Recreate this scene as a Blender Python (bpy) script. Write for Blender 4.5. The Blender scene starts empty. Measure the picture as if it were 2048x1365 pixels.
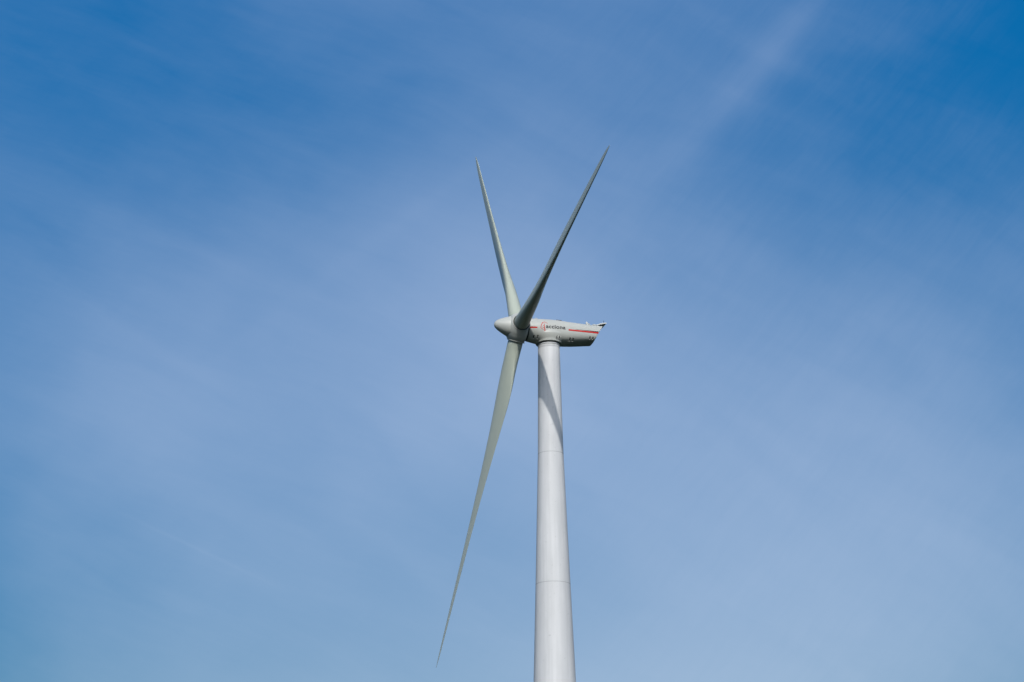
import bpy, bmesh, math, random
from mathutils import Vector, Matrix
import numpy as np

C = bpy.context.scene.collection
S = bpy.context.scene

# ------------------------------------------------------------------ camera
PAN, PITCH, ROLL, DIST = -0.01949, 0.346226, -0.0112855, 268.66
fw = Vector((math.sin(PAN)*math.cos(PITCH), math.cos(PAN)*math.cos(PITCH), math.sin(PITCH)))
rt = Vector((math.cos(PAN), -math.sin(PAN), 0)); up = rt.cross(fw)
r2 = rt*math.cos(ROLL) + up*math.sin(ROLL); u2 = -rt*math.sin(ROLL) + up*math.cos(ROLL)
cam_d = bpy.data.cameras.new("camera"); cam = bpy.data.objects.new("camera", cam_d); C.objects.link(cam)
m = Matrix.Identity(4)
for i in range(3):
    m[i][0] = r2[i]; m[i][1] = u2[i]; m[i][2] = -fw[i]
m[0][3], m[1][3], m[2][3] = 0, -DIST, 1.6
cam.matrix_world = m
cam_d.sensor_width = 36; cam_d.lens = 4000/2048*36; cam_d.clip_start = 0.5; cam_d.clip_end = 60000
S.camera = cam

# ------------------------------------------------------------------ light
SUN_AZ, SUN_EL = math.radians(3.0), math.radians(34.0)      # azimuth: 0 = behind the camera, + = to its right
sd = Vector((math.sin(SUN_AZ)*math.cos(SUN_EL), -math.cos(SUN_AZ)*math.cos(SUN_EL), math.sin(SUN_EL)))
ld = bpy.data.lights.new("sun", 'SUN'); ld.energy = 3.3; ld.angle = math.radians(0.53); ld.color = (1.0, 0.955, 0.9)
lo = bpy.data.objects.new("sun", ld); C.objects.link(lo); lo.location = (0, -50, 200)
lo.rotation_euler = sd.to_track_quat('Z', 'Y').to_euler()

# ------------------------------------------------------------------ sky: sky texture with thin cirrus laid over it
W = bpy.data.worlds.new("World"); S.world = W; W.use_nodes = True
nt = W.node_tree; nt.nodes.clear(); L = nt.links
def N(t, **k):
    n = nt.nodes.new(t)
    for a, b in k.items(): setattr(n, a, b)
    return n
def M(op, a, b=None, c=None, clamp=False):
    n = N('ShaderNodeMath', operation=op); n.use_clamp = clamp
    for i, v in enumerate((a, b, c)):
        if v is None: continue
        if isinstance(v, (int, float)): n.inputs[i].default_value = v
        else: L.new(v, n.inputs[i])
    return n.outputs[0]
sky = N('ShaderNodeTexSky', sky_type='NISHITA'); sky.sun_disc = False
sky.sun_elevation = SUN_EL; sky.sun_rotation = math.pi - SUN_AZ
sky.altitude = 300; sky.air_density = 1.0; sky.dust_density = 0.3; sky.ozone_density = 2.0
tc = N('ShaderNodeTexCoord'); sep = N('ShaderNodeSeparateXYZ'); L.new(tc.outputs['Generated'], sep.inputs[0])
# direction on a plane facing north: U to the east, V up (both in tangents of angle)
yy = M('MAXIMUM', M('ABSOLUTE', sep.outputs[1]), 0.05)
U = M('DIVIDE', sep.outputs[0], yy); V = M('DIVIDE', sep.outputs[2], yy)
comb = N('ShaderNodeCombineXYZ'); L.new(U, comb.inputs[0]); L.new(V, comb.inputs[1])
def noise(scale, rot, stretch, detail=6, rough=.55, dist=0.0, seed=0.0):
    mq = N('ShaderNodeMapping'); mq.inputs['Rotation'].default_value = (0, 0, math.radians(-rot)); L.new(comb.outputs[0], mq.inputs[0])
    mp = N('ShaderNodeMapping')
    mp.inputs['Scale'].default_value = (1, stretch, 1); mp.inputs['Location'].default_value = (seed, seed*.7, seed*.3)
    L.new(mq.outputs[0], mp.inputs[0])
    n = N('ShaderNodeTexNoise'); n.inputs['Scale'].default_value = scale; n.inputs['Detail'].default_value = detail
    n.inputs['Roughness'].default_value = rough; n.inputs['Distortion'].default_value = dist
    L.new(mp.outputs[0], n.inputs['Vector'])
    return n.outputs['Fac']
n1 = noise(4.0, 48, 1.8, 4, .45, .5, 3.1)
n2 = noise(9.0, -28, 3.2, 6, .5, .5, 7.7)
n3 = noise(2.0, 20, 1.3, 3, .5, .3, 1.3)
# soft patches of thicker and thinner veil, placed on the sky by direction (U, V, spread along, across, angle, amount)
PATCH = [(.29, .55, .05, .04, 50, -.06), (-.08, .43, .10, .006, 38, .012), (.02, .40, .09, .007, 52, .012), (.16, .36, .10, .008, 40, .010), (-.20, .42, .09, .006, -25, .012), (-.10, .22, .10, .007, -15, .012), (.12, .24, .10, .009, 28, .010),
         (.152, .562, .07, .008, 52, .022), (.146, .560, .07, .018, 52, .016), (.120, .522, .07, .011, 50, .024), (.085, .487, .07, .014, 45, .024), (.025, .445, .07, .018, 42, .016),
         (-.185, .2515, .040, .0010, -26, .018), (-.19, .254, .05, .006, -26, .008)]
# density of the thin veil over the northern sky, knots of (U, V, amount)
VEIL = [(-0.32, 0.16, -0.169), (-0.22, 0.16, -0.103), (-0.12, 0.16, -0.013), (-0.02, 0.16, -0.009), (0.08, 0.16, 0.069), (0.18, 0.16, -0.032), (0.28, 0.16, -0.089), (-0.32, 0.244, -0.144), (-0.22, 0.244, -0.009), (-0.12, 0.244, -0.006), (-0.02, 0.244, -0.023), (0.18, 0.244, 0.047), (0.28, 0.244, 0.006), (-0.32, 0.328, -0.048), (-0.22, 0.328, 0.057), (-0.12, 0.328, -0.029), (-0.02, 0.328, 0.086), (0.08, 0.328, 0.034), (0.18, 0.328, 0.046), (0.28, 0.328, -0.119), (-0.32, 0.412, -0.028), (-0.12, 0.412, 0.066), (-0.02, 0.412, 0.061), (0.08, 0.412, -0.023), (0.18, 0.412, -0.008), (0.28, 0.412, -0.017), (-0.32, 0.496, 0.013), (-0.22, 0.496, -0.044), (-0.12, 0.496, -0.065), (-0.02, 0.496, 0.007), (0.08, 0.496, 0.018), (0.18, 0.496, -0.042), (0.28, 0.496, -0.04), (-0.32, 0.58, -0.04), (-0.22, 0.58, -0.006), (-0.12, 0.58, 0.058), (-0.02, 0.58, 0.024), (0.08, 0.58, 0.032), (0.18, 0.58, 0.007), (0.28, 0.58, -0.033)]
def patch(u, v, sa, sc, ang, amt):
    du = M('SUBTRACT', U, u); dv = M('SUBTRACT', V, v)
    c, s = math.cos(math.radians(ang)), math.sin(math.radians(ang))
    a = M('ADD', M('MULTIPLY', du, c/sa), M('MULTIPLY', dv, s/sa))
    b = M('ADD', M('MULTIPLY', du, -s/sc), M('MULTIPLY', dv, c/sc))
    e = M('EXPONENT', M('MULTIPLY', M('ADD', M('MULTIPLY', a, a), M('MULTIPLY', b, b)), -1.0))
    return M('MULTIPLY', e, amt)
def mr(v, a, b, c, d):
    n = N('ShaderNodeMapRange'); n.interpolation_type = 'SMOOTHSTEP'
    L.new(v, n.inputs[0])
    for i, q in enumerate((a, b, c, d)): n.inputs[i+1].default_value = q
    return n.outputs[0]
veil = M('ADD', mr(n1, .3, .7, -.011, .011), mr(n2, .25, .75, -.015, .015))
veil = M('ADD', veil, mr(n3, .3, .7, -.006, .006))
n4 = noise(34.0, 50, 5.0, 6, .6, .6, 2.2); n5 = noise(30.0, -20, 6.0, 6, .6, .6, 5.2)
veil = M('ADD', veil, M('MULTIPLY', mr(n4, .25, .75, -.007, .007), mr(U, -.08, .12, .25, 1)))
veil = M('ADD', veil, M('MULTIPLY', mr(n5, .25, .75, -.0045, .0045), mr(U, -.12, .08, 1, .25)))
# the knots are looked up through a gentle swirl, so that the veil's edges are not round
wn = N('ShaderNodeTexNoise'); wn.inputs['Scale'].default_value = 9.0; wn.inputs['Detail'].default_value = 3; L.new(comb.outputs[0], wn.inputs['Vector'])
w1 = N('ShaderNodeVectorMath', operation='SUBTRACT'); L.new(wn.outputs['Color'], w1.inputs[0]); w1.inputs[1].default_value = (.5, .5, .5)
w2 = N('ShaderNodeVectorMath', operation='MULTIPLY'); L.new(w1.outputs[0], w2.inputs[0]); w2.inputs[1].default_value = (.09, .09, 0)
w3 = N('ShaderNodeVectorMath', operation='ADD'); L.new(comb.outputs[0], w3.inputs[0]); L.new(w2.outputs[0], w3.inputs[1]); wcomb = w3.outputs[0]
trend = N('ShaderNodeFloatCurve'); L.new(V, trend.inputs['Value'])
cv = trend.mapping.curves[0]
cv.points[0].location = (0, .10); cv.points[1].location = (1, .06)
for p_ in ((.10, .20), (.18, .275), (.26, .232), (.33, .197), (.39, .143), (.45, .095), (.56, .052)): cv.points.new(*p_)
for p_ in cv.points: p_.handle_type = 'VECTOR'
trend.mapping.update()
veil = M('ADD', veil, trend.outputs[0])
for u_, v_, a_ in VEIL:
    dn = N('ShaderNodeVectorMath', operation='DISTANCE'); L.new(wcomb, dn.inputs[0]); dn.inputs[1].default_value = (u_, v_, 0)
    q_ = M('DIVIDE', dn.outputs['Value'], .085)
    veil = M('ADD', veil, M('MULTIPLY', M('EXPONENT', M('MULTIPLY', M('MULTIPLY', q_, q_), -1.0)), a_))
for pt in PATCH: veil = M('ADD', veil, patch(*pt))
veil = M('SMOOTH_MAX', M('MINIMUM', veil, .9), -.022, .05)
hs = N('ShaderNodeHueSaturation'); hs.inputs['Saturation'].default_value = 1.42; hs.inputs['Value'].default_value = 1.0
L.new(sky.outputs[0], hs.inputs['Color'])
gain = N('ShaderNodeMapRange'); L.new(V, gain.inputs[0])
for i_, q in enumerate((0.0, .57, .40, 1.46)): gain.inputs[i_+1].default_value = q
vm = N('ShaderNodeVectorMath', operation='SCALE'); L.new(hs.outputs[0], vm.inputs[0]); L.new(gain.outputs[0], vm.inputs['Scale'])
mix = N('ShaderNodeMix', data_type='RGBA'); mix.clamp_factor = False
vt = N('ShaderNodeVectorMath', operation='MULTIPLY'); L.new(vm.outputs[0], vt.inputs[0]); vt.inputs[1].default_value = (.97, 1.045, 1.035)
L.new(veil, mix.inputs[0]); L.new(vt.outputs[0], mix.inputs[6]); mix.inputs[7].default_value = (9.75, 10.75, 13.1, 1)
# the bright ring of light that thin cirrus scatters round the sun (behind the camera)
dt = N('ShaderNodeVectorMath', operation='DOT_PRODUCT'); L.new(tc.outputs['Generated'], dt.inputs[0]); dt.inputs[1].default_value = sd
aur = M('EXPONENT', M('DIVIDE', M('SUBTRACT', dt.outputs['Value'], 1.0), .035))
sc_ = N('ShaderNodeVectorMath', operation='SCALE'); sc_.inputs[0].default_value = (1.0, .97, .93); L.new(M('MULTIPLY', aur, 112), sc_.inputs['Scale'])
ad = N('ShaderNodeVectorMath', operation='ADD'); L.new(mix.outputs[2], ad.inputs[0]); L.new(sc_.outputs[0], ad.inputs[1])
bg = N('ShaderNodeBackground'); bg.inputs['Strength'].default_value = 0.08
L.new(ad.outputs[0], bg.inputs['Color'])
out = N('ShaderNodeOutputWorld'); L.new(bg.outputs[0], out.inputs[0])

S.view_settings.view_transform = 'Standard'; S.view_settings.look = 'None'
S.view_settings.exposure = 0.0; S.view_settings.gamma = 1.0
S.view_settings.use_curve_mapping = False

# ------------------------------------------------------------------ materials
def mat(name, col, rough=.45, var=.06, nscale=1.2, speck=0.0, bump=0.0, stretch=(1, 1, 1), spec=.5, coords='Object', streak=0.0):
    mm = bpy.data.materials.new(name); mm.use_nodes = True
    t = mm.node_tree; b = t.nodes['Principled BSDF']; b.inputs['Roughness'].default_value = rough
    b.inputs['Specular IOR Level'].default_value = spec
    co = t.nodes.new('ShaderNodeTexCoord'); mp = t.nodes.new('ShaderNodeMapping'); mp.inputs['Scale'].default_value = stretch
    t.links.new(co.outputs[coords], mp.inputs[0])
    n = t.nodes.new('ShaderNodeTexNoise'); n.inputs['Scale'].default_value = nscale; n.inputs['Detail'].default_value = 8
    t.links.new(mp.outputs[0], n.inputs['Vector'])
    r = t.nodes.new('ShaderNodeMapRange'); r.inputs[1].default_value = .3; r.inputs[2].default_value = .7
    r.inputs[3].default_value = 1-var; r.inputs[4].default_value = 1+var
    t.links.new(n.outputs['Fac'], r.inputs[0])
    val = r.outputs[0]
    def mul(x, y):
        k = t.nodes.new('ShaderNodeMath'); k.operation = 'MULTIPLY'; t.links.new(x, k.inputs[0]); t.links.new(y, k.inputs[1]); return k.outputs[0]
    if speck:
        n2 = t.nodes.new('ShaderNodeTexNoise'); n2.inputs['Scale'].default_value = 3.2; n2.inputs['Detail'].default_value = 2
        t.links.new(co.outputs[coords], n2.inputs['Vector'])
        q = t.nodes.new('ShaderNodeMapRange'); q.inputs[1].default_value = .66; q.inputs[2].default_value = .78
        q.inputs[3].default_value = 1; q.inputs[4].default_value = 1-speck
        t.links.new(n2.outputs['Fac'], q.inputs[0]); val = mul(val, q.outputs[0])
    if streak:
        m3 = t.nodes.new('ShaderNodeMapping'); m3.inputs['Scale'].default_value = (2.2, 2.2, .03)
        t.links.new(co.outputs[coords], m3.inputs[0])
        n4 = t.nodes.new('ShaderNodeTexNoise'); n4.inputs['Scale'].default_value = 1.0; n4.inputs['Detail'].default_value = 4
        t.links.new(m3.outputs[0], n4.inputs['Vector'])
        q = t.nodes.new('ShaderNodeMapRange'); q.inputs[1].default_value = .35; q.inputs[2].default_value = .65
        q.inputs[3].default_value = 1-streak; q.inputs[4].default_value = 1
        t.links.new(n4.outputs['Fac'], q.inputs[0]); val = mul(val, q.outputs[0])
    v = t.nodes.new('ShaderNodeVectorMath'); v.operation = 'SCALE'; v.inputs[0].default_value = col
    t.links.new(val, v.inputs['Scale']); t.links.new(v.outputs[0], b.inputs['Base Color'])
    if bump:
        bp = t.nodes.new('ShaderNodeBump'); bp.inputs['Strength'].default_value = bump; bp.inputs['Distance'].default_value = .02
        t.links.new(n.outputs['Fac'], bp.inputs['Height']); t.links.new(bp.outputs[0], b.inputs['Normal'])
    return mm
TOWER = mat('tower_paint', (.448, .458, .464), .55, .035, .9, .2, .1, (1, 1, .35), .3, streak=.09)
PAINT = mat('shell_paint', (.335, .348, .328), .42, .03, .8, .05, spec=.3)
BLADE = mat('blade_gelcoat', (.310, .342, .292), .42, .03, .25, .03, stretch=(1, 1, .3), spec=.3)
LIGHT = mat('light_fitting', (.47, .48, .46), .4, .03)
DARK = mat('dark_rubber', (.012, .016, .015), .7, .1)
RED = mat('red_vinyl', (.40, .008, .005), .5, .05, spec=.2)
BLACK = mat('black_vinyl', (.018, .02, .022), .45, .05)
GRASS = mat('grass_field', (.010, .018, .009), .9, .35, .02, spec=.1)

# ------------------------------------------------------------------ helpers
def link(name, me, material, parent=None, mw=None, smooth=True):
    o = bpy.data.objects.new(name, me); C.objects.link(o)
    if material and not me.materials: me.materials.append(material)
    if smooth:
        for p in me.polygons: p.use_smooth = True
    if parent: o.parent = parent
    if mw is not None: o.matrix_local = mw
    return o
def bm_obj(name, bm, material, parent=None, mw=None, smooth=True, auto=None):
    bmesh.ops.recalc_face_normals(bm, faces=bm.faces)
    if auto is not None:
        for e in bm.edges:
            if len(e.link_faces) == 2 and e.calc_face_angle(0) > math.radians(auto): e.smooth = False
    me = bpy.data.meshes.new(name); bm.to_mesh(me); bm.free()
    return link(name, me, material, parent, mw, smooth)
def loft(bm, rings, cap=True):
    vs = [[bm.verts.new(p) for p in r] for r in rings]
    n = len(vs[0])
    for a, b in zip(vs, vs[1:]):
        for i in range(n):
            bm.faces.new((a[i], a[(i+1) % n], b[(i+1) % n], b[i]))
    if cap:
        for r in (vs[0], vs[-1]):
            try: bm.faces.new(r)
            except ValueError: pass
    return vs
def lathe(bm, prof, axis='Z', n=96, cap=True):
    rings = []
    for d, r in prof:
        r = max(r, .001); ring = []
        for i in range(n):
            a = 2*math.pi*i/n; c, s = r*math.cos(a), r*math.sin(a)
            ring.append((c, s, d) if axis == 'Z' else (d, c, s))
        rings.append(ring)
    return loft(bm, rings, cap)
def box(bm, c, ax, sz, bevel=0):
    """box centred at c with axes ax (3 vectors) and full sizes sz"""
    vs = []
    for i in (-1, 1):
        for j in (-1, 1):
            for k in (-1, 1):
                vs.append(bm.verts.new(Vector(c)+ax[0]*(i*sz[0]/2)+ax[1]*(j*sz[1]/2)+ax[2]*(k*sz[2]/2)))
    fs = [bm.faces.new([vs[q] for q in f]) for f in ((0,1,3,2),(4,6,7,5),(0,4,5,1),(2,3,7,6),(0,2,6,4),(1,5,7,3))]
    if bevel:
        es = list({e for f in fs for e in f.edges})
        bmesh.ops.bevel(bm, geom=es, offset=bevel, segments=2, affect='EDGES')

# ------------------------------------------------------------------ ground
bm = bmesh.new()
G = 12000; q = 40
gv = {}
for i in range(q+1):
    for j in range(q+1):
        x, y = -G+2*G*i/q, -G+2*G*j/q
        gv[i, j] = bm.verts.new((x, y, 0))
for i in range(q):
    for j in range(q): bm.faces.new((gv[i, j], gv[i+1, j], gv[i+1, j+1], gv[i, j+1]))
g = bm_obj('ground', bm, GRASS); g['kind'] = 'structure'

# unseen wooded ridge, added to keep low sky light off the undersides
rnd = random.Random(5)
ph = [rnd.uniform(0, 6.28) for _ in range(12)]
def ridge(a): return .085+.018*math.sin(3*a+ph[0])+.014*math.sin(5*a+ph[1])+.009*math.sin(11*a+ph[2])+.005*math.sin(23*a+ph[3])
bm = bmesh.new(); hv = []
for i in range(240):
    a = 2*math.pi*i/240; row = []
    for k in range(13):
        t = k/12; R_ = 1500+1700*t
        h = ridge(a)*2400*math.sin(min(1, t*1.35)*math.pi/2)**2*(1-.25*max(0, t-.74)/.26)
        row.append(bm.verts.new((R_*math.cos(a), R_*math.sin(a)-130, -3+h+8*math.sin(9*a+3*t+ph[4])*t)))
    hv.append(row)
for i in range(240):
    A_, B_ = hv[i], hv[(i+1) % 240]
    for k in range(12): bm.faces.new((A_[k], A_[k+1], B_[k+1], B_[k]))
hl = bm_obj('added_hills', bm, mat('added_hill_woods', (.012, .02, .012), .95, .4, .03, spec=.1)); hl['kind'] = 'structure'

# ------------------------------------------------------------------ the turbine
root = bpy.data.objects.new('wind_turbine', None); C.objects.link(root)
root['label'] = 'tall pale grey three-bladed wind turbine with red and black lettering on its nacelle'
root['category'] = 'wind turbine'

# tower: tapered, with joints between the segments
TR = [(0, 4.5), (24, 3.72), (43.6, 3.06), (62.98, 2.39), (81.54, 1.795), (97.58, 1.547)]
def trad(z): return float(np.interp(z, [a for a, b in TR], [b for a, b in TR]))
bm = bmesh.new()
prof = []
for z in [0, 5, 10, 15, 20, 24, 30, 36, 43.6, 50, 56, 62.98, 68, 74, 81.54, 86, 91, 95, 97.12]: prof.append((z, trad(z)))
prof += [(97.14, trad(97.14)-.012), (97.17, trad(97.17)), (97.55, trad(97.55)), (97.56, trad(97.56)-.05), (97.60, trad(97.6)-.05),
         (97.61, 1.575), (97.78, 1.575), (97.83, 1.55), (97.84, 1.46), (98.2, 1.46)]
lathe(bm, prof, 'Z', 128)
tower = bm_obj('tower', bm, TOWER, root, auto=40)
for z in (24, 43.6, 62.98, 81.54):
    bm = bmesh.new(); r = trad(z)
    lathe(bm, [(z-.022, r-.05), (z-.022, r+.006), (z+.022, r+.006), (z+.022, r-.05)], 'Z', 128)
    bm_obj('segment_joint', bm, mat('joint_sealant', (.17, .18, .19), .8) if z == 24 else bpy.data.materials['joint_sealant'], tower, auto=30)
bm = bmesh.new(); lathe(bm, [(97.562, 1.45), (97.562, 1.533), (97.602, 1.533), (97.602, 1.45)], 'Z', 128)
bm_obj('flange_gap', bm, DARK, tower, auto=30)
bm = bmesh.new(); lathe(bm, [(97.845, 1.40), (97.845, 1.50), (98.25, 1.50), (98.25, 1.4)], 'Z', 96)
bm_obj('yaw_bearing', bm, DARK, tower, auto=30)
# entrance at the foot
bm = bmesh.new(); box(bm, (0, -4.42, 1.9), (Vector((1,0,0)), Vector((0,1,0)), Vector((0,0,1))), (1.0, .25, 2.2), .03)
dr = bm_obj('door', bm, mat('door_paint', (.25, .27, .28), .5), tower, smooth=False)
bm = bmesh.new(); box(bm, (.36, -4.57, 1.85), (Vector((1,0,0)), Vector((0,1,0)), Vector((0,0,1))), (.05, .06, .22), .01)
bm_obj('handle', bm, LIGHT, dr, smooth=False)

# nacelle frame: +X forward (towards the rotor), +Y away from the viewer's side, Z up
YAW, TILT, PHI, CONE, OH = 0.287881, 0.0995806, -0.417776, 0.0547671, 4.4279
ah = Vector((-math.cos(YAW), -math.sin(YAW), 0)); hh = Vector((math.sin(YAW), -math.cos(YAW), 0))
NM = Matrix(((ah.x, -hh.x, 0, 0), (ah.y, -hh.y, 0, 0), (0, 0, 1, 0), (0, 0, 0, 1)))     # local (x, y=-h, z)
ST = [(3.27,101.50,98.22,1.66,2.05,99.86),(2.9,101.52,98.15,1.74,2.1,99.84),(2.0,101.47,98.02,1.86,2.3,99.76),(1.0,101.47,97.96,1.93,2.5,99.70),(0.0,101.48,97.95,1.96,2.6,99.66),
(-1.2,101.44,97.95,1.96,2.7,99.65),(-2.4,101.34,98.00,1.95,2.7,99.65),(-3.6,101.26,98.08,1.92,2.7,99.65),(-4.8,101.18,98.2,1.87,2.7,99.65),(-5.9,101.14,98.32,1.81,2.7,99.65),(-6.9,101.12,98.42,1.74,2.7,99.65)]
SA = np.array(ST)[::-1]
def par(x): return [float(np.interp(x, SA[:, 0], SA[:, i])) for i in range(1, 6)]
def xend(z): d = max(z-98.4, 0); return -6.4-.35*d-.08*d*d
def xmap(xs, z):
    if xs > -3: return xs
    return -3+(xs+3)/(-3.9)*(xend(z)+3)
def xinv(x, z):
    if x > -3: return x
    return -3+(x+3)*(-3.9)/(xend(z)+3)
def surf(x, z):
    top, bot, hw, n, zc = par(xinv(x, z))
    H = (top-zc) if z > zc else (zc-bot)
    return hw*(1-min(abs(z-zc)/H, .9995)**n)**(1/n)
def neck_R(z): return float(np.interp(z, [97.9, 98.1, 98.4, 98.8, 99.1, 99.5], [1.84, 1.86, 1.90, 1.96, 1.985, 1.97]))
def blend(x, z, y):
    "flank half-width y at (x, z), swelling smoothly into the round neck over the tower"
    R = neck_R(z)
    if z > 99.55 or abs(x) > 2.6: return y
    b = math.sqrt(max(R*R-x*x, 0)) if abs(x) < R else -(abs(x)-R)*2
    k = .55*max(0, min(1, (99.55-z)/.5))+1e-4
    h = max(k-abs(y-b), 0)
    return max(y, b)+h*h/(4*k)
def section(xs, k=180, sc=1.0, rake=True):
    top, bot, hw, n, zc = par(xs); pts = []
    for i in range(k):
        a = 2*math.pi*i/k; c, s = math.cos(a), math.sin(a)
        y = hw*sc*math.copysign(abs(c)**(2/n), c); H = (top-zc) if s > 0 else (zc-bot)
        z = zc+H*sc*math.copysign(abs(s)**(2/n), s)
        X = xmap(xs, z) if rake else xs
        if rake: y = math.copysign(blend(X, z, abs(y)), y)
        pts.append((X, y, z))
    return pts
bm = bmesh.new()
rings = [section(3.20, sc=.90, rake=False), section(3.27, sc=.965)]
rings += [section(x) for x in [3.22, 3.05, 2.8]+[2.6-.1*i for i in range(53)]+[-2.8, -2.99]+[-3.15-.15*i for i in range(25)]+[-6.84]]
last = section(-6.9, sc=.985); rings.append(last)
rings.append([(p[0]+.0, p[1]*.93, 99.7+(p[2]-99.7)*.93) for p in last])
rings.append([(p[0]+.25, p[1]*.91, 99.7+(p[2]-99.7)*.91) for p in last])
loft(bm, rings)
nacelle = bm_obj('nacelle', bm, PAINT, root, NM, auto=38)

def strip(pts, w, name, material, lift=.022, taper=None, par_=None):
    """a band of vinyl that follows the flank through the (x, z) points"""
    P = [Vector(p) for p in pts]; fine = [P[0]]
    for a, b in zip(P, P[1:]):
        k = max(1, int((b-a).length/.06))
        for i in range(1, k+1): fine.append(a.lerp(b, i/k))
    n = len(fine); L1, L2 = [], []
    for i, p in enumerate(fine):
        t = (fine[min(i+1, n-1)]-fine[max(i-1, 0)]).normalized(); nn = Vector((-t.y, t.x))
        ww = (w if taper is None else taper(i/(n-1)))/2
        L1.append(p+nn*ww); L2.append(p-nn*ww)
    b_ = bmesh.new()
    rings = []
    for a, c in zip(L1, L2):
        qd = []
        for s, lf in ((a, lift), (c, lift), (c, -.02), (a, -.02)):
            qd.append((s.x, -(surf(s.x, s.y)+lf), s.y))
        rings.append(qd)
    loft(b_, rings)
    return bm_obj(name, b_, material, par_ or nacelle, smooth=False)
strip([(3.20, 99.655), (2.18, 99.67)], .20, 'red_stripe', RED)
strip([(-2.42, 99.645), (-4.5, 99.63), (-6.93, 99.62)], .20, 'red_stripe', RED)
# dark strip above the rear stripe, widening towards the tail
strip([(-3.4, 99.835), (-4.4, 99.835), (-5.2, 99.815), (-6.97, 99.785)], .1, 'dark_wedge', BLACK, lift=.008,
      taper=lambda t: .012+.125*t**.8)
strip([(-3.4, 99.86), (-4.4, 99.865), (-5.2, 99.865), (-7.04, 99.885)], .05, 'cover_lip', LIGHT, lift=.05, taper=lambda t: .03+.03*t)
strip([(3.1, 99.86), (2.45, 99.87)], .05, 'grab_rail', mat('grey_metal', (.3, .31, .31), .5), lift=.04)

# tree emblem and lettering
arc = [(0.70, 100.28), (0.78, 100.46), (0.9, 100.55), (1.0, 100.58), (1.08, 100.62), (1.16, 100.58), (1.25, 100.55), (1.35, 100.53), (1.42, 100.45), (1.45, 100.34), (1.51, 100.27), (1.54, 100.17), (1.62, 100.10), (1.605, 100.0),
       (1.64, 99.90), (1.655, 99.80), (1.71, 99.73), (1.69, 99.67), (1.62, 99.63), (1.56, 99.56), (1.46, 99.50), (1.37, 99.43), (1.27, 99.39)]
bm_e = bmesh.new()
def addstrip(b_, pts, wf, lift=.012):
    P = [Vector(p) for p in pts]; n = len(P)
    rings = []
    for i, p in enumerate(P):
        t = (P[min(i+1, n-1)]-P[max(i-1, 0)]).normalized(); nn = Vector((-t.y, t.x)); ww = wf(i/(n-1))/2
        a, c = p+nn*ww, p-nn*ww
        rings.append([(s.x, -(surf(s.x, s.y)+lf), s.y) for s, lf in ((a, lift), (c, lift), (c, -.02), (a, -.02))])
    loft(b_, rings)
addstrip(bm_e, arc, lambda t: .05+.04*math.sin(math.pi*min(1, t*1.15)))
addstrip(bm_e, [(1.15, 100.32), (1.165, 100.1), (1.16, 99.95), (1.14, 99.78), (1.12, 99.6), (1.10, 99.45), (1.085, 99.3), (1.09, 99.2)], lambda t: .05+.12*t, .014)
addstrip(bm_e, [(1.34, 100.02), (1.25, 99.95), (1.16, 99.90)], lambda t: .05+.03*t, .016)
addstrip(bm_e, [(1.44, 99.78), (1.3, 99.7), (1.15, 99.63)], lambda t: .05+.03*t, .016)
addstrip(bm_e, [(1.24, 100.26), (1.16, 100.2)], lambda t: .03, .016)
bm_obj('tree_emblem', bm_e, RED, nacelle, smooth=False)

fc = bpy.data.curves.new('lettering', 'FONT'); fc.body = 'acciona'; fc.size = 1; fc.extrude = 0; fc.offset = 0.024; fc.space_character = 1.06
fc.resolution_u = 6
to = bpy.data.objects.new('tmp', fc); C.objects.link(to)
bpy.context.view_layer.update()
dg = bpy.context.evaluated_depsgraph_get(); tm = bpy.data.meshes.new_from_object(to.evaluated_get(dg))
bpy.data.objects.remove(to)
co = np.array([v.co[:] for v in tm.vertices]); x0, x1 = co[:, 0].min(), co[:, 0].max()
# x-height: the letter a is the first one
ax = co[co[:, 0] < x0+.4*(x1-x0)/3]; y0, y1 = co[:, 1].min(), ax[:, 1].max()
bmt = bmesh.new(); bmt.from_mesh(tm)
for v in bmt.verts:
    X, Y = v.co.x, v.co.y
    x = .93-(X-x0)/(x1-x0)*2.89; z = 99.655+(Y-y0)/(y1-y0)*.405
    v.co = (x, -(surf(x, z)+.012), z)
ex = bmesh.ops.extrude_face_region(bmt, geom=list(bmt.faces))
for v in [e for e in ex['geom'] if isinstance(e, bmesh.types.BMVert)]: v.co.y += .035
bm_obj('lettering', bmt, BLACK, nacelle, smooth=False)

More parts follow.
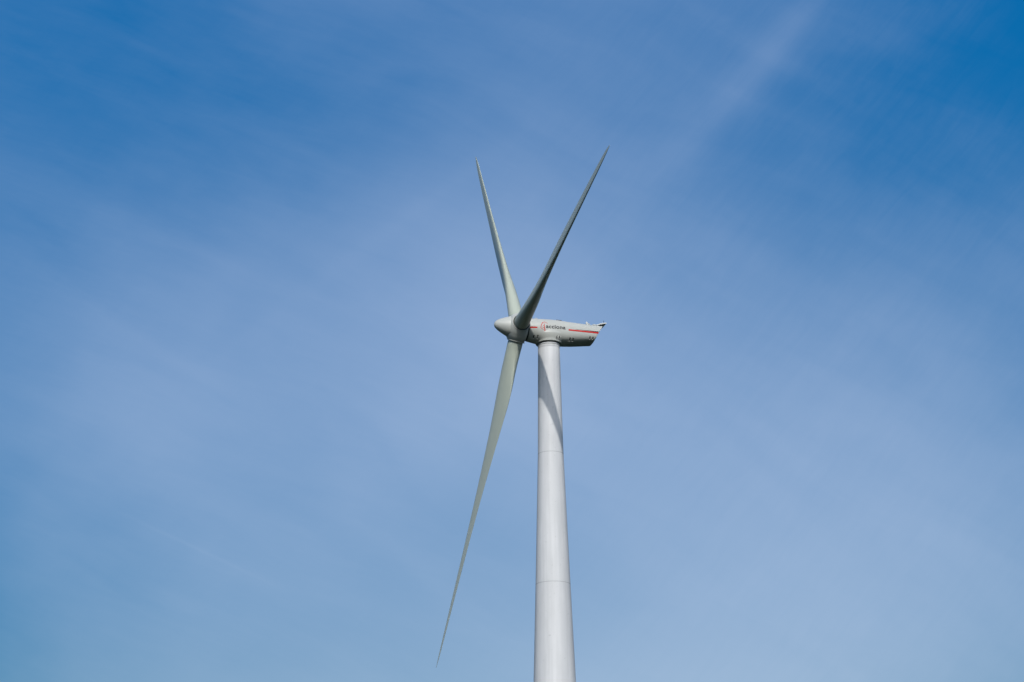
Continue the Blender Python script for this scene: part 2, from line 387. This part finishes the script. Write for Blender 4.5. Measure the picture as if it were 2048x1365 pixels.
# drain slots in pairs along the lower flank, each with a pale lug under it
SL = [((2.53, 98.62), (2.56, 98.36)), ((2.01, 98.62), (2.03, 98.28)), ((-.67, 98.64), (-.64, 98.33)), ((-1.09, 98.62), (-1.05, 98.30)),
      ((-2.71, 98.56), (-2.65, 98.26)), ((-3.17, 98.56), (-3.13, 98.27)), ((-5.66, 98.98), (-5.62, 98.72)), ((-6.13, 98.97), (-6.08, 98.74))]
def hneck(x, z): return blend(x, z, surf(x, z))
for k, (a, b) in enumerate(SL):
    A_ = Vector((a[0], -hneck(*a), a[1])); B_ = Vector((b[0], -hneck(*b), b[1]))
    d = (B_-A_); ln = d.length; d.normalize(); xx = Vector((1, 0, 0)); xx = (xx-d*xx.dot(d)).normalized(); nn = d.cross(xx)
    if nn.y > 0: nn = -nn
    bm = bmesh.new(); box(bm, (A_+B_)/2, (xx, d, nn), (.19, ln+.12, .05), .02)
    sl = bm_obj('fixing_slot', bm, BLACK, nacelle, smooth=False)
    bm = bmesh.new(); box(bm, B_+d*.06+nn*.03, (xx, d, nn), (.15, .13, .15), .05)
    bm_obj('lug', bm, LIGHT, sl)
    if k in (2, 3):
        bm = bmesh.new()
        for s in (-1, 1): box(bm, (A_+B_)/2+xx*s*.1+d*.03, (xx, d, nn), (.045, ln+.2, .12), .012)
        bm_obj('slot_rim', bm, LIGHT, sl)

# neck fairing round the tower head
bm = bmesh.new()
lathe(bm, [(97.99, 1.55), (97.93, 1.60), (97.91, 1.66), (97.91, 1.82), (97.94, 1.86), (98.0, 1.885), (98.05, 1.88), (98.07, 1.84), (98.1, 1.80)], 'Z', 96)
bm_obj('yaw_collar', bm, PAINT, nacelle, auto=50)

# roof fittings
X_, Y_, Z_ = Vector((1,0,0)), Vector((0,1,0)), Vector((0,0,1))
def topz(x): return par(xinv(x, 101))[0]
bm = bmesh.new(); box(bm, (-1.35, 0, topz(-1.3)+.07), (X_, Y_, Z_), (.95, .9, .06), .02)
hat = bm_obj('roof_hatch', bm, LIGHT, nacelle, smooth=False)
bm = bmesh.new(); box(bm, (-1.35, 0, topz(-1.3)+.0), (X_, Y_, Z_), (.85, 1.5, .16), .03)
bm_obj('hatch_coaming', bm, BLACK, hat, smooth=False)
for x in (2.75, 2.0):
    bm = bmesh.new(); box(bm, (x, -.75, topz(x)-.07), (X_, Y_, Z_), (.28, .18, .16), .04)
    bm_obj('lifting_eye', bm, LIGHT, nacelle)
bm = bmesh.new()
box(bm, (-5.72, -.45, 101.20), (X_, Y_, Z_), (.58, .6, .34), .05)
bc = bm_obj('beacon_base', bm, PAINT, nacelle)
bm = bmesh.new(); lathe(bm, [(101.40, .13), (101.47, .13), (101.49, .15), (101.62, .15), (101.71, .11), (101.76, .03)], 'Z', 24)
for v in bm.verts: v.co.x += -5.62; v.co.y += -.45; v.co.z -= .06
bm_obj('beacon_lamp', bm, LIGHT, bc)
bm = bmesh.new(); box(bm, (-6.75, -.45, 101.17), (X_, Y_, Z_), (.75, .7, .22), .05)
bm_obj('roof_box', bm, PAINT, nacelle)
# swept spoiler over the tail
bm = bmesh.new()
SP = [(-6.95, 101.14), (-7.2, 101.27), (-7.5, 101.40), (-7.85, 101.50), (-8.2, 101.575), (-8.42, 101.61)]
rings = []
for i, (x, z) in enumerate(SP):
    w = 1.08-.02*i; th = .15
    rings.append([(x, -w, z), (x, -w*.5, z+.03), (x, w*.5, z+.03), (x, w, z), (x, w, z-th), (x, w*.5, z+.03-th), (x, -w*.5, z+.03-th), (x, -w, z-th)])
loft(bm, rings)
sp = bm_obj('tail_spoiler', bm, LIGHT, nacelle, auto=40)
for s in (-.25, .7):
    bm = bmesh.new()
    pr = [(-7.75, 101.05), (-8.0, 101.05), (-8.28, 101.54), (-7.85, 101.45)]
    loft(bm, [[(x, s-.04, z) for x, z in pr], [(x, s+.04, z) for x, z in pr]])
    bm_obj('bracket', bm, LIGHT, sp, smooth=False)
bm = bmesh.new(); lathe(bm, [(101.6, .02), (102.15, .018), (102.16, .045), (102.24, .045), (102.25, .01)], 'Z', 12)
for v in bm.verts: v.co.x += -8.33; v.co.y += .0
bm_obj('wind_sensor', bm, DARK, nacelle)
# tail vent
bm = bmesh.new()
for i in range(9):
    z = 98.9+i*.22; box(bm, (xend(z)+.18, 0, z), (X_, Y_, Z_), (.05, 2.5, .14))
bm_obj('tail_vent', bm, BLACK, nacelle, smooth=False)

# ------------------------------------------------------------------ rotor
a3 = Vector((-math.cos(YAW)*math.cos(TILT), -math.sin(YAW)*math.cos(TILT), math.sin(TILT)))
u3 = a3.cross(hh); u3 = u3 if u3.z > 0 else -u3
hub = Vector((0, 0, 100))+Vector((a3.x, a3.y, 0))*OH
def frame(x, y, z, o):
    return Matrix(((x.x, y.x, z.x, o.x), (x.y, y.y, z.y, o.y), (x.z, y.z, z.z, o.z), (0, 0, 0, 1)))
HM = frame(a3, -hh, (a3.cross(-hh)), hub)
bm = bmesh.new()
lathe(bm, [(-1.0, 1.5), (-1.03, 1.79), (-1.02, 1.84), (-.95, 1.86), (-.5, 1.87), (0, 1.86), (.4, 1.80), (.8, 1.70), (1.15, 1.59), (1.34, 1.52), (1.355, 1.50), (1.375, 1.505), (1.8, 1.36), (2.2, 1.20), (2.6, 1.02), (2.95, .84),
           (3.2, .69), (3.4, .53), (3.52, .40), (3.6, .25), (3.635, .12), (3.645, .001)], 'X', 96)
spinner = bm_obj('spinner', bm, PAINT, root, HM, auto=50)
bm = bmesh.new(); lathe(bm, [(-1.4, 1.52), (-.98, 1.52)], 'X', 64)
bm_obj('hub_gap', bm, DARK, spinner)

# blade mesh: local Z along the blade, X upwind, Y the direction it travels (leading edge)
RS = [1.6, 1.8, 2.0, 2.5, 3, 3.5, 4, 4.6, 5.2, 6, 6.8, 7.6, 8.4, 9.2, 10, 10.8, 11.6, 12.5, 13.5, 15, 16.5, 18, 20, 22, 24, 26, 28, 30, 32, 34, 36, 38, 40, 42, 44, 45.5, 46.8, 47.8, 48.6, 49.2, 49.6, 49.85, 50.0]
RS = sorted(set([round(v, 3) for v in RS] + [round(1.6+.3*i, 3) for i in range(160)]))
RS = [v for i, v in enumerate(RS) if i == 0 or v-RS[i-1] > .08 or v > 49]
def tab(r, t): return float(np.interp(r, [a for a, b in t], [b for a, b in t]))
def smooth_tab(t):
    def f(r):
        s = 0
        for k in (-.8, -.4, 0, .4, .8): s += tab(r+k*min(1, r*.12), t)
        return s/5
    return f
chord = smooth_tab([(1.7, 2.14), (2.6, 2.15), (3.5, 2.22), (5, 2.60), (6.5, 3.05), (8, 3.45), (9.3, 3.70), (10.5, 3.80), (12, 3.72), (15, 3.42), (20, 2.93), (25, 2.42), (30, 2.0), (35, 1.66), (40, 1.34), (45, 1.0), (47.5, .76), (49, .5), (49.6, .3), (50, .06), (52, .06)])
thick = smooth_tab([(1.7, 1.0), (2.6, 1.0), (3.5, .94), (5, .76), (6.5, .60), (8, .49), (9.3, .42), (10.5, .375), (12, .335), (15, .29), (20, .245), (25, .215), (30, .195), (40, .175), (52, .16)])
twist = smooth_tab([(1.7, 15), (8, 14.5), (10, 13), (15, 9.5), (20, 6.8), (25, 4.6), (30, 3.0), (35, 1.6), (40, .3), (45, -.8), (52, -2)])
circ = smooth_tab([(1.7, 1), (2.6, 1), (4, .75), (6, .4), (8, .15), (10, 0), (60, 0)])
axis_ = smooth_tab([(1.7, .5), (2.6, .5), (5, .44), (8, .36), (10.5, .32), (15, .30), (50, .30), (60, .3)])
def section_pts(r, n=96):
    c, t, be, w, pa = chord(r), thick(r), math.radians(twist(r)), circ(r), axis_(r); P = []
    for i in range(n):
        th = 2*math.pi*i/n
        xc = .5*(1-math.cos(th))                      # 0 at the leading edge
        yt = 5*t*(.2969*math.sqrt(xc)-.1260*xc-.3516*xc**2+.2843*xc**3-.1015*xc**4)+.004*xc
        m_, p_ = .03, .4
        yc = m_/p_**2*(2*p_*xc-xc*xc) if xc < p_ else m_/(1-p_)**2*((1-2*p_)+2*p_*xc-xc*xc)
        s = 1 if th <= math.pi else -1                # + : pressure side (upwind)
        af = (s*yt-yc*1.0)
        ci = .5*math.sin(th)*1.0
        y = af*(1-w)+ci*w*min(1, t+.0)
        ly, lx = (pa-xc)*c, y*c                       # ly towards the leading edge, lx upwind
        P.append((lx*math.cos(be)+ly*math.sin(be), ly*math.cos(be)-lx*math.sin(be), r))
    return P
bm = bmesh.new(); loft(bm, [section_pts(r) for r in RS])
blade_me = None
bm_r = bmesh.new(); lathe(bm_r, [(.9, 1.2), (.9, 1.86), (1.15, 1.74), (1.35, 1.62), (1.52, 1.50), (1.66, 1.39), (1.76, 1.31), (1.79, 1.27), (1.80, 1.235), (1.815, 1.235), (1.82, 1.30), (1.915, 1.30), (1.93, 1.285), (1.93, 1.24), (1.915, 1.225), (1.6, 1.225)], 'Z', 64)
for v in bm_r.verts:
    if v.co.z < 1.78: v.co.x = max(v.co.x, -1.0)
bm_g = bmesh.new(); lathe(bm_g, [(1.5, 1.23), (1.87, 1.23), (1.87, 1.0), (1.5, 1.0)], 'Z', 64)
ring_me = gap_me = None
for k, lab in ((0, 'blade hanging down in front of the tower'), (1, 'blade pointing up and to the right, in shade'), (2, 'pale blade pointing up and to the left')):
    t = PHI+k*2*math.pi/3
    e = (-u3*math.cos(t)+hh*math.sin(t)); mo = -(u3*math.sin(t)+hh*math.cos(t))
    er = (e*math.cos(CONE)+a3*math.sin(CONE)).normalized(); ax_ = (a3*math.cos(CONE)-e*math.sin(CONE)).normalized()
    BMX = frame(ax_, mo, er, hub)
    if blade_me is None:
        o = bm_obj('blade', bm, BLADE, root, BMX, auto=60); blade_me = o.data
        rg = bm_obj('blade_collar', bm_r, PAINT, spinner, HM.inverted() @ BMX, auto=50); ring_me = rg.data
        gp = bm_obj('collar_gap', bm_g, DARK, rg); gp.parent = spinner; gp.matrix_local = HM.inverted() @ BMX; gap_me = gp.data
    else:
        o = link('blade', blade_me, BLADE, root, BMX, smooth=False)
        link('blade_collar', ring_me, PAINT, spinner, HM.inverted() @ BMX, smooth=False)
        link('collar_gap', gap_me, DARK, spinner, HM.inverted() @ BMX, smooth=False)
    o['label'] = lab
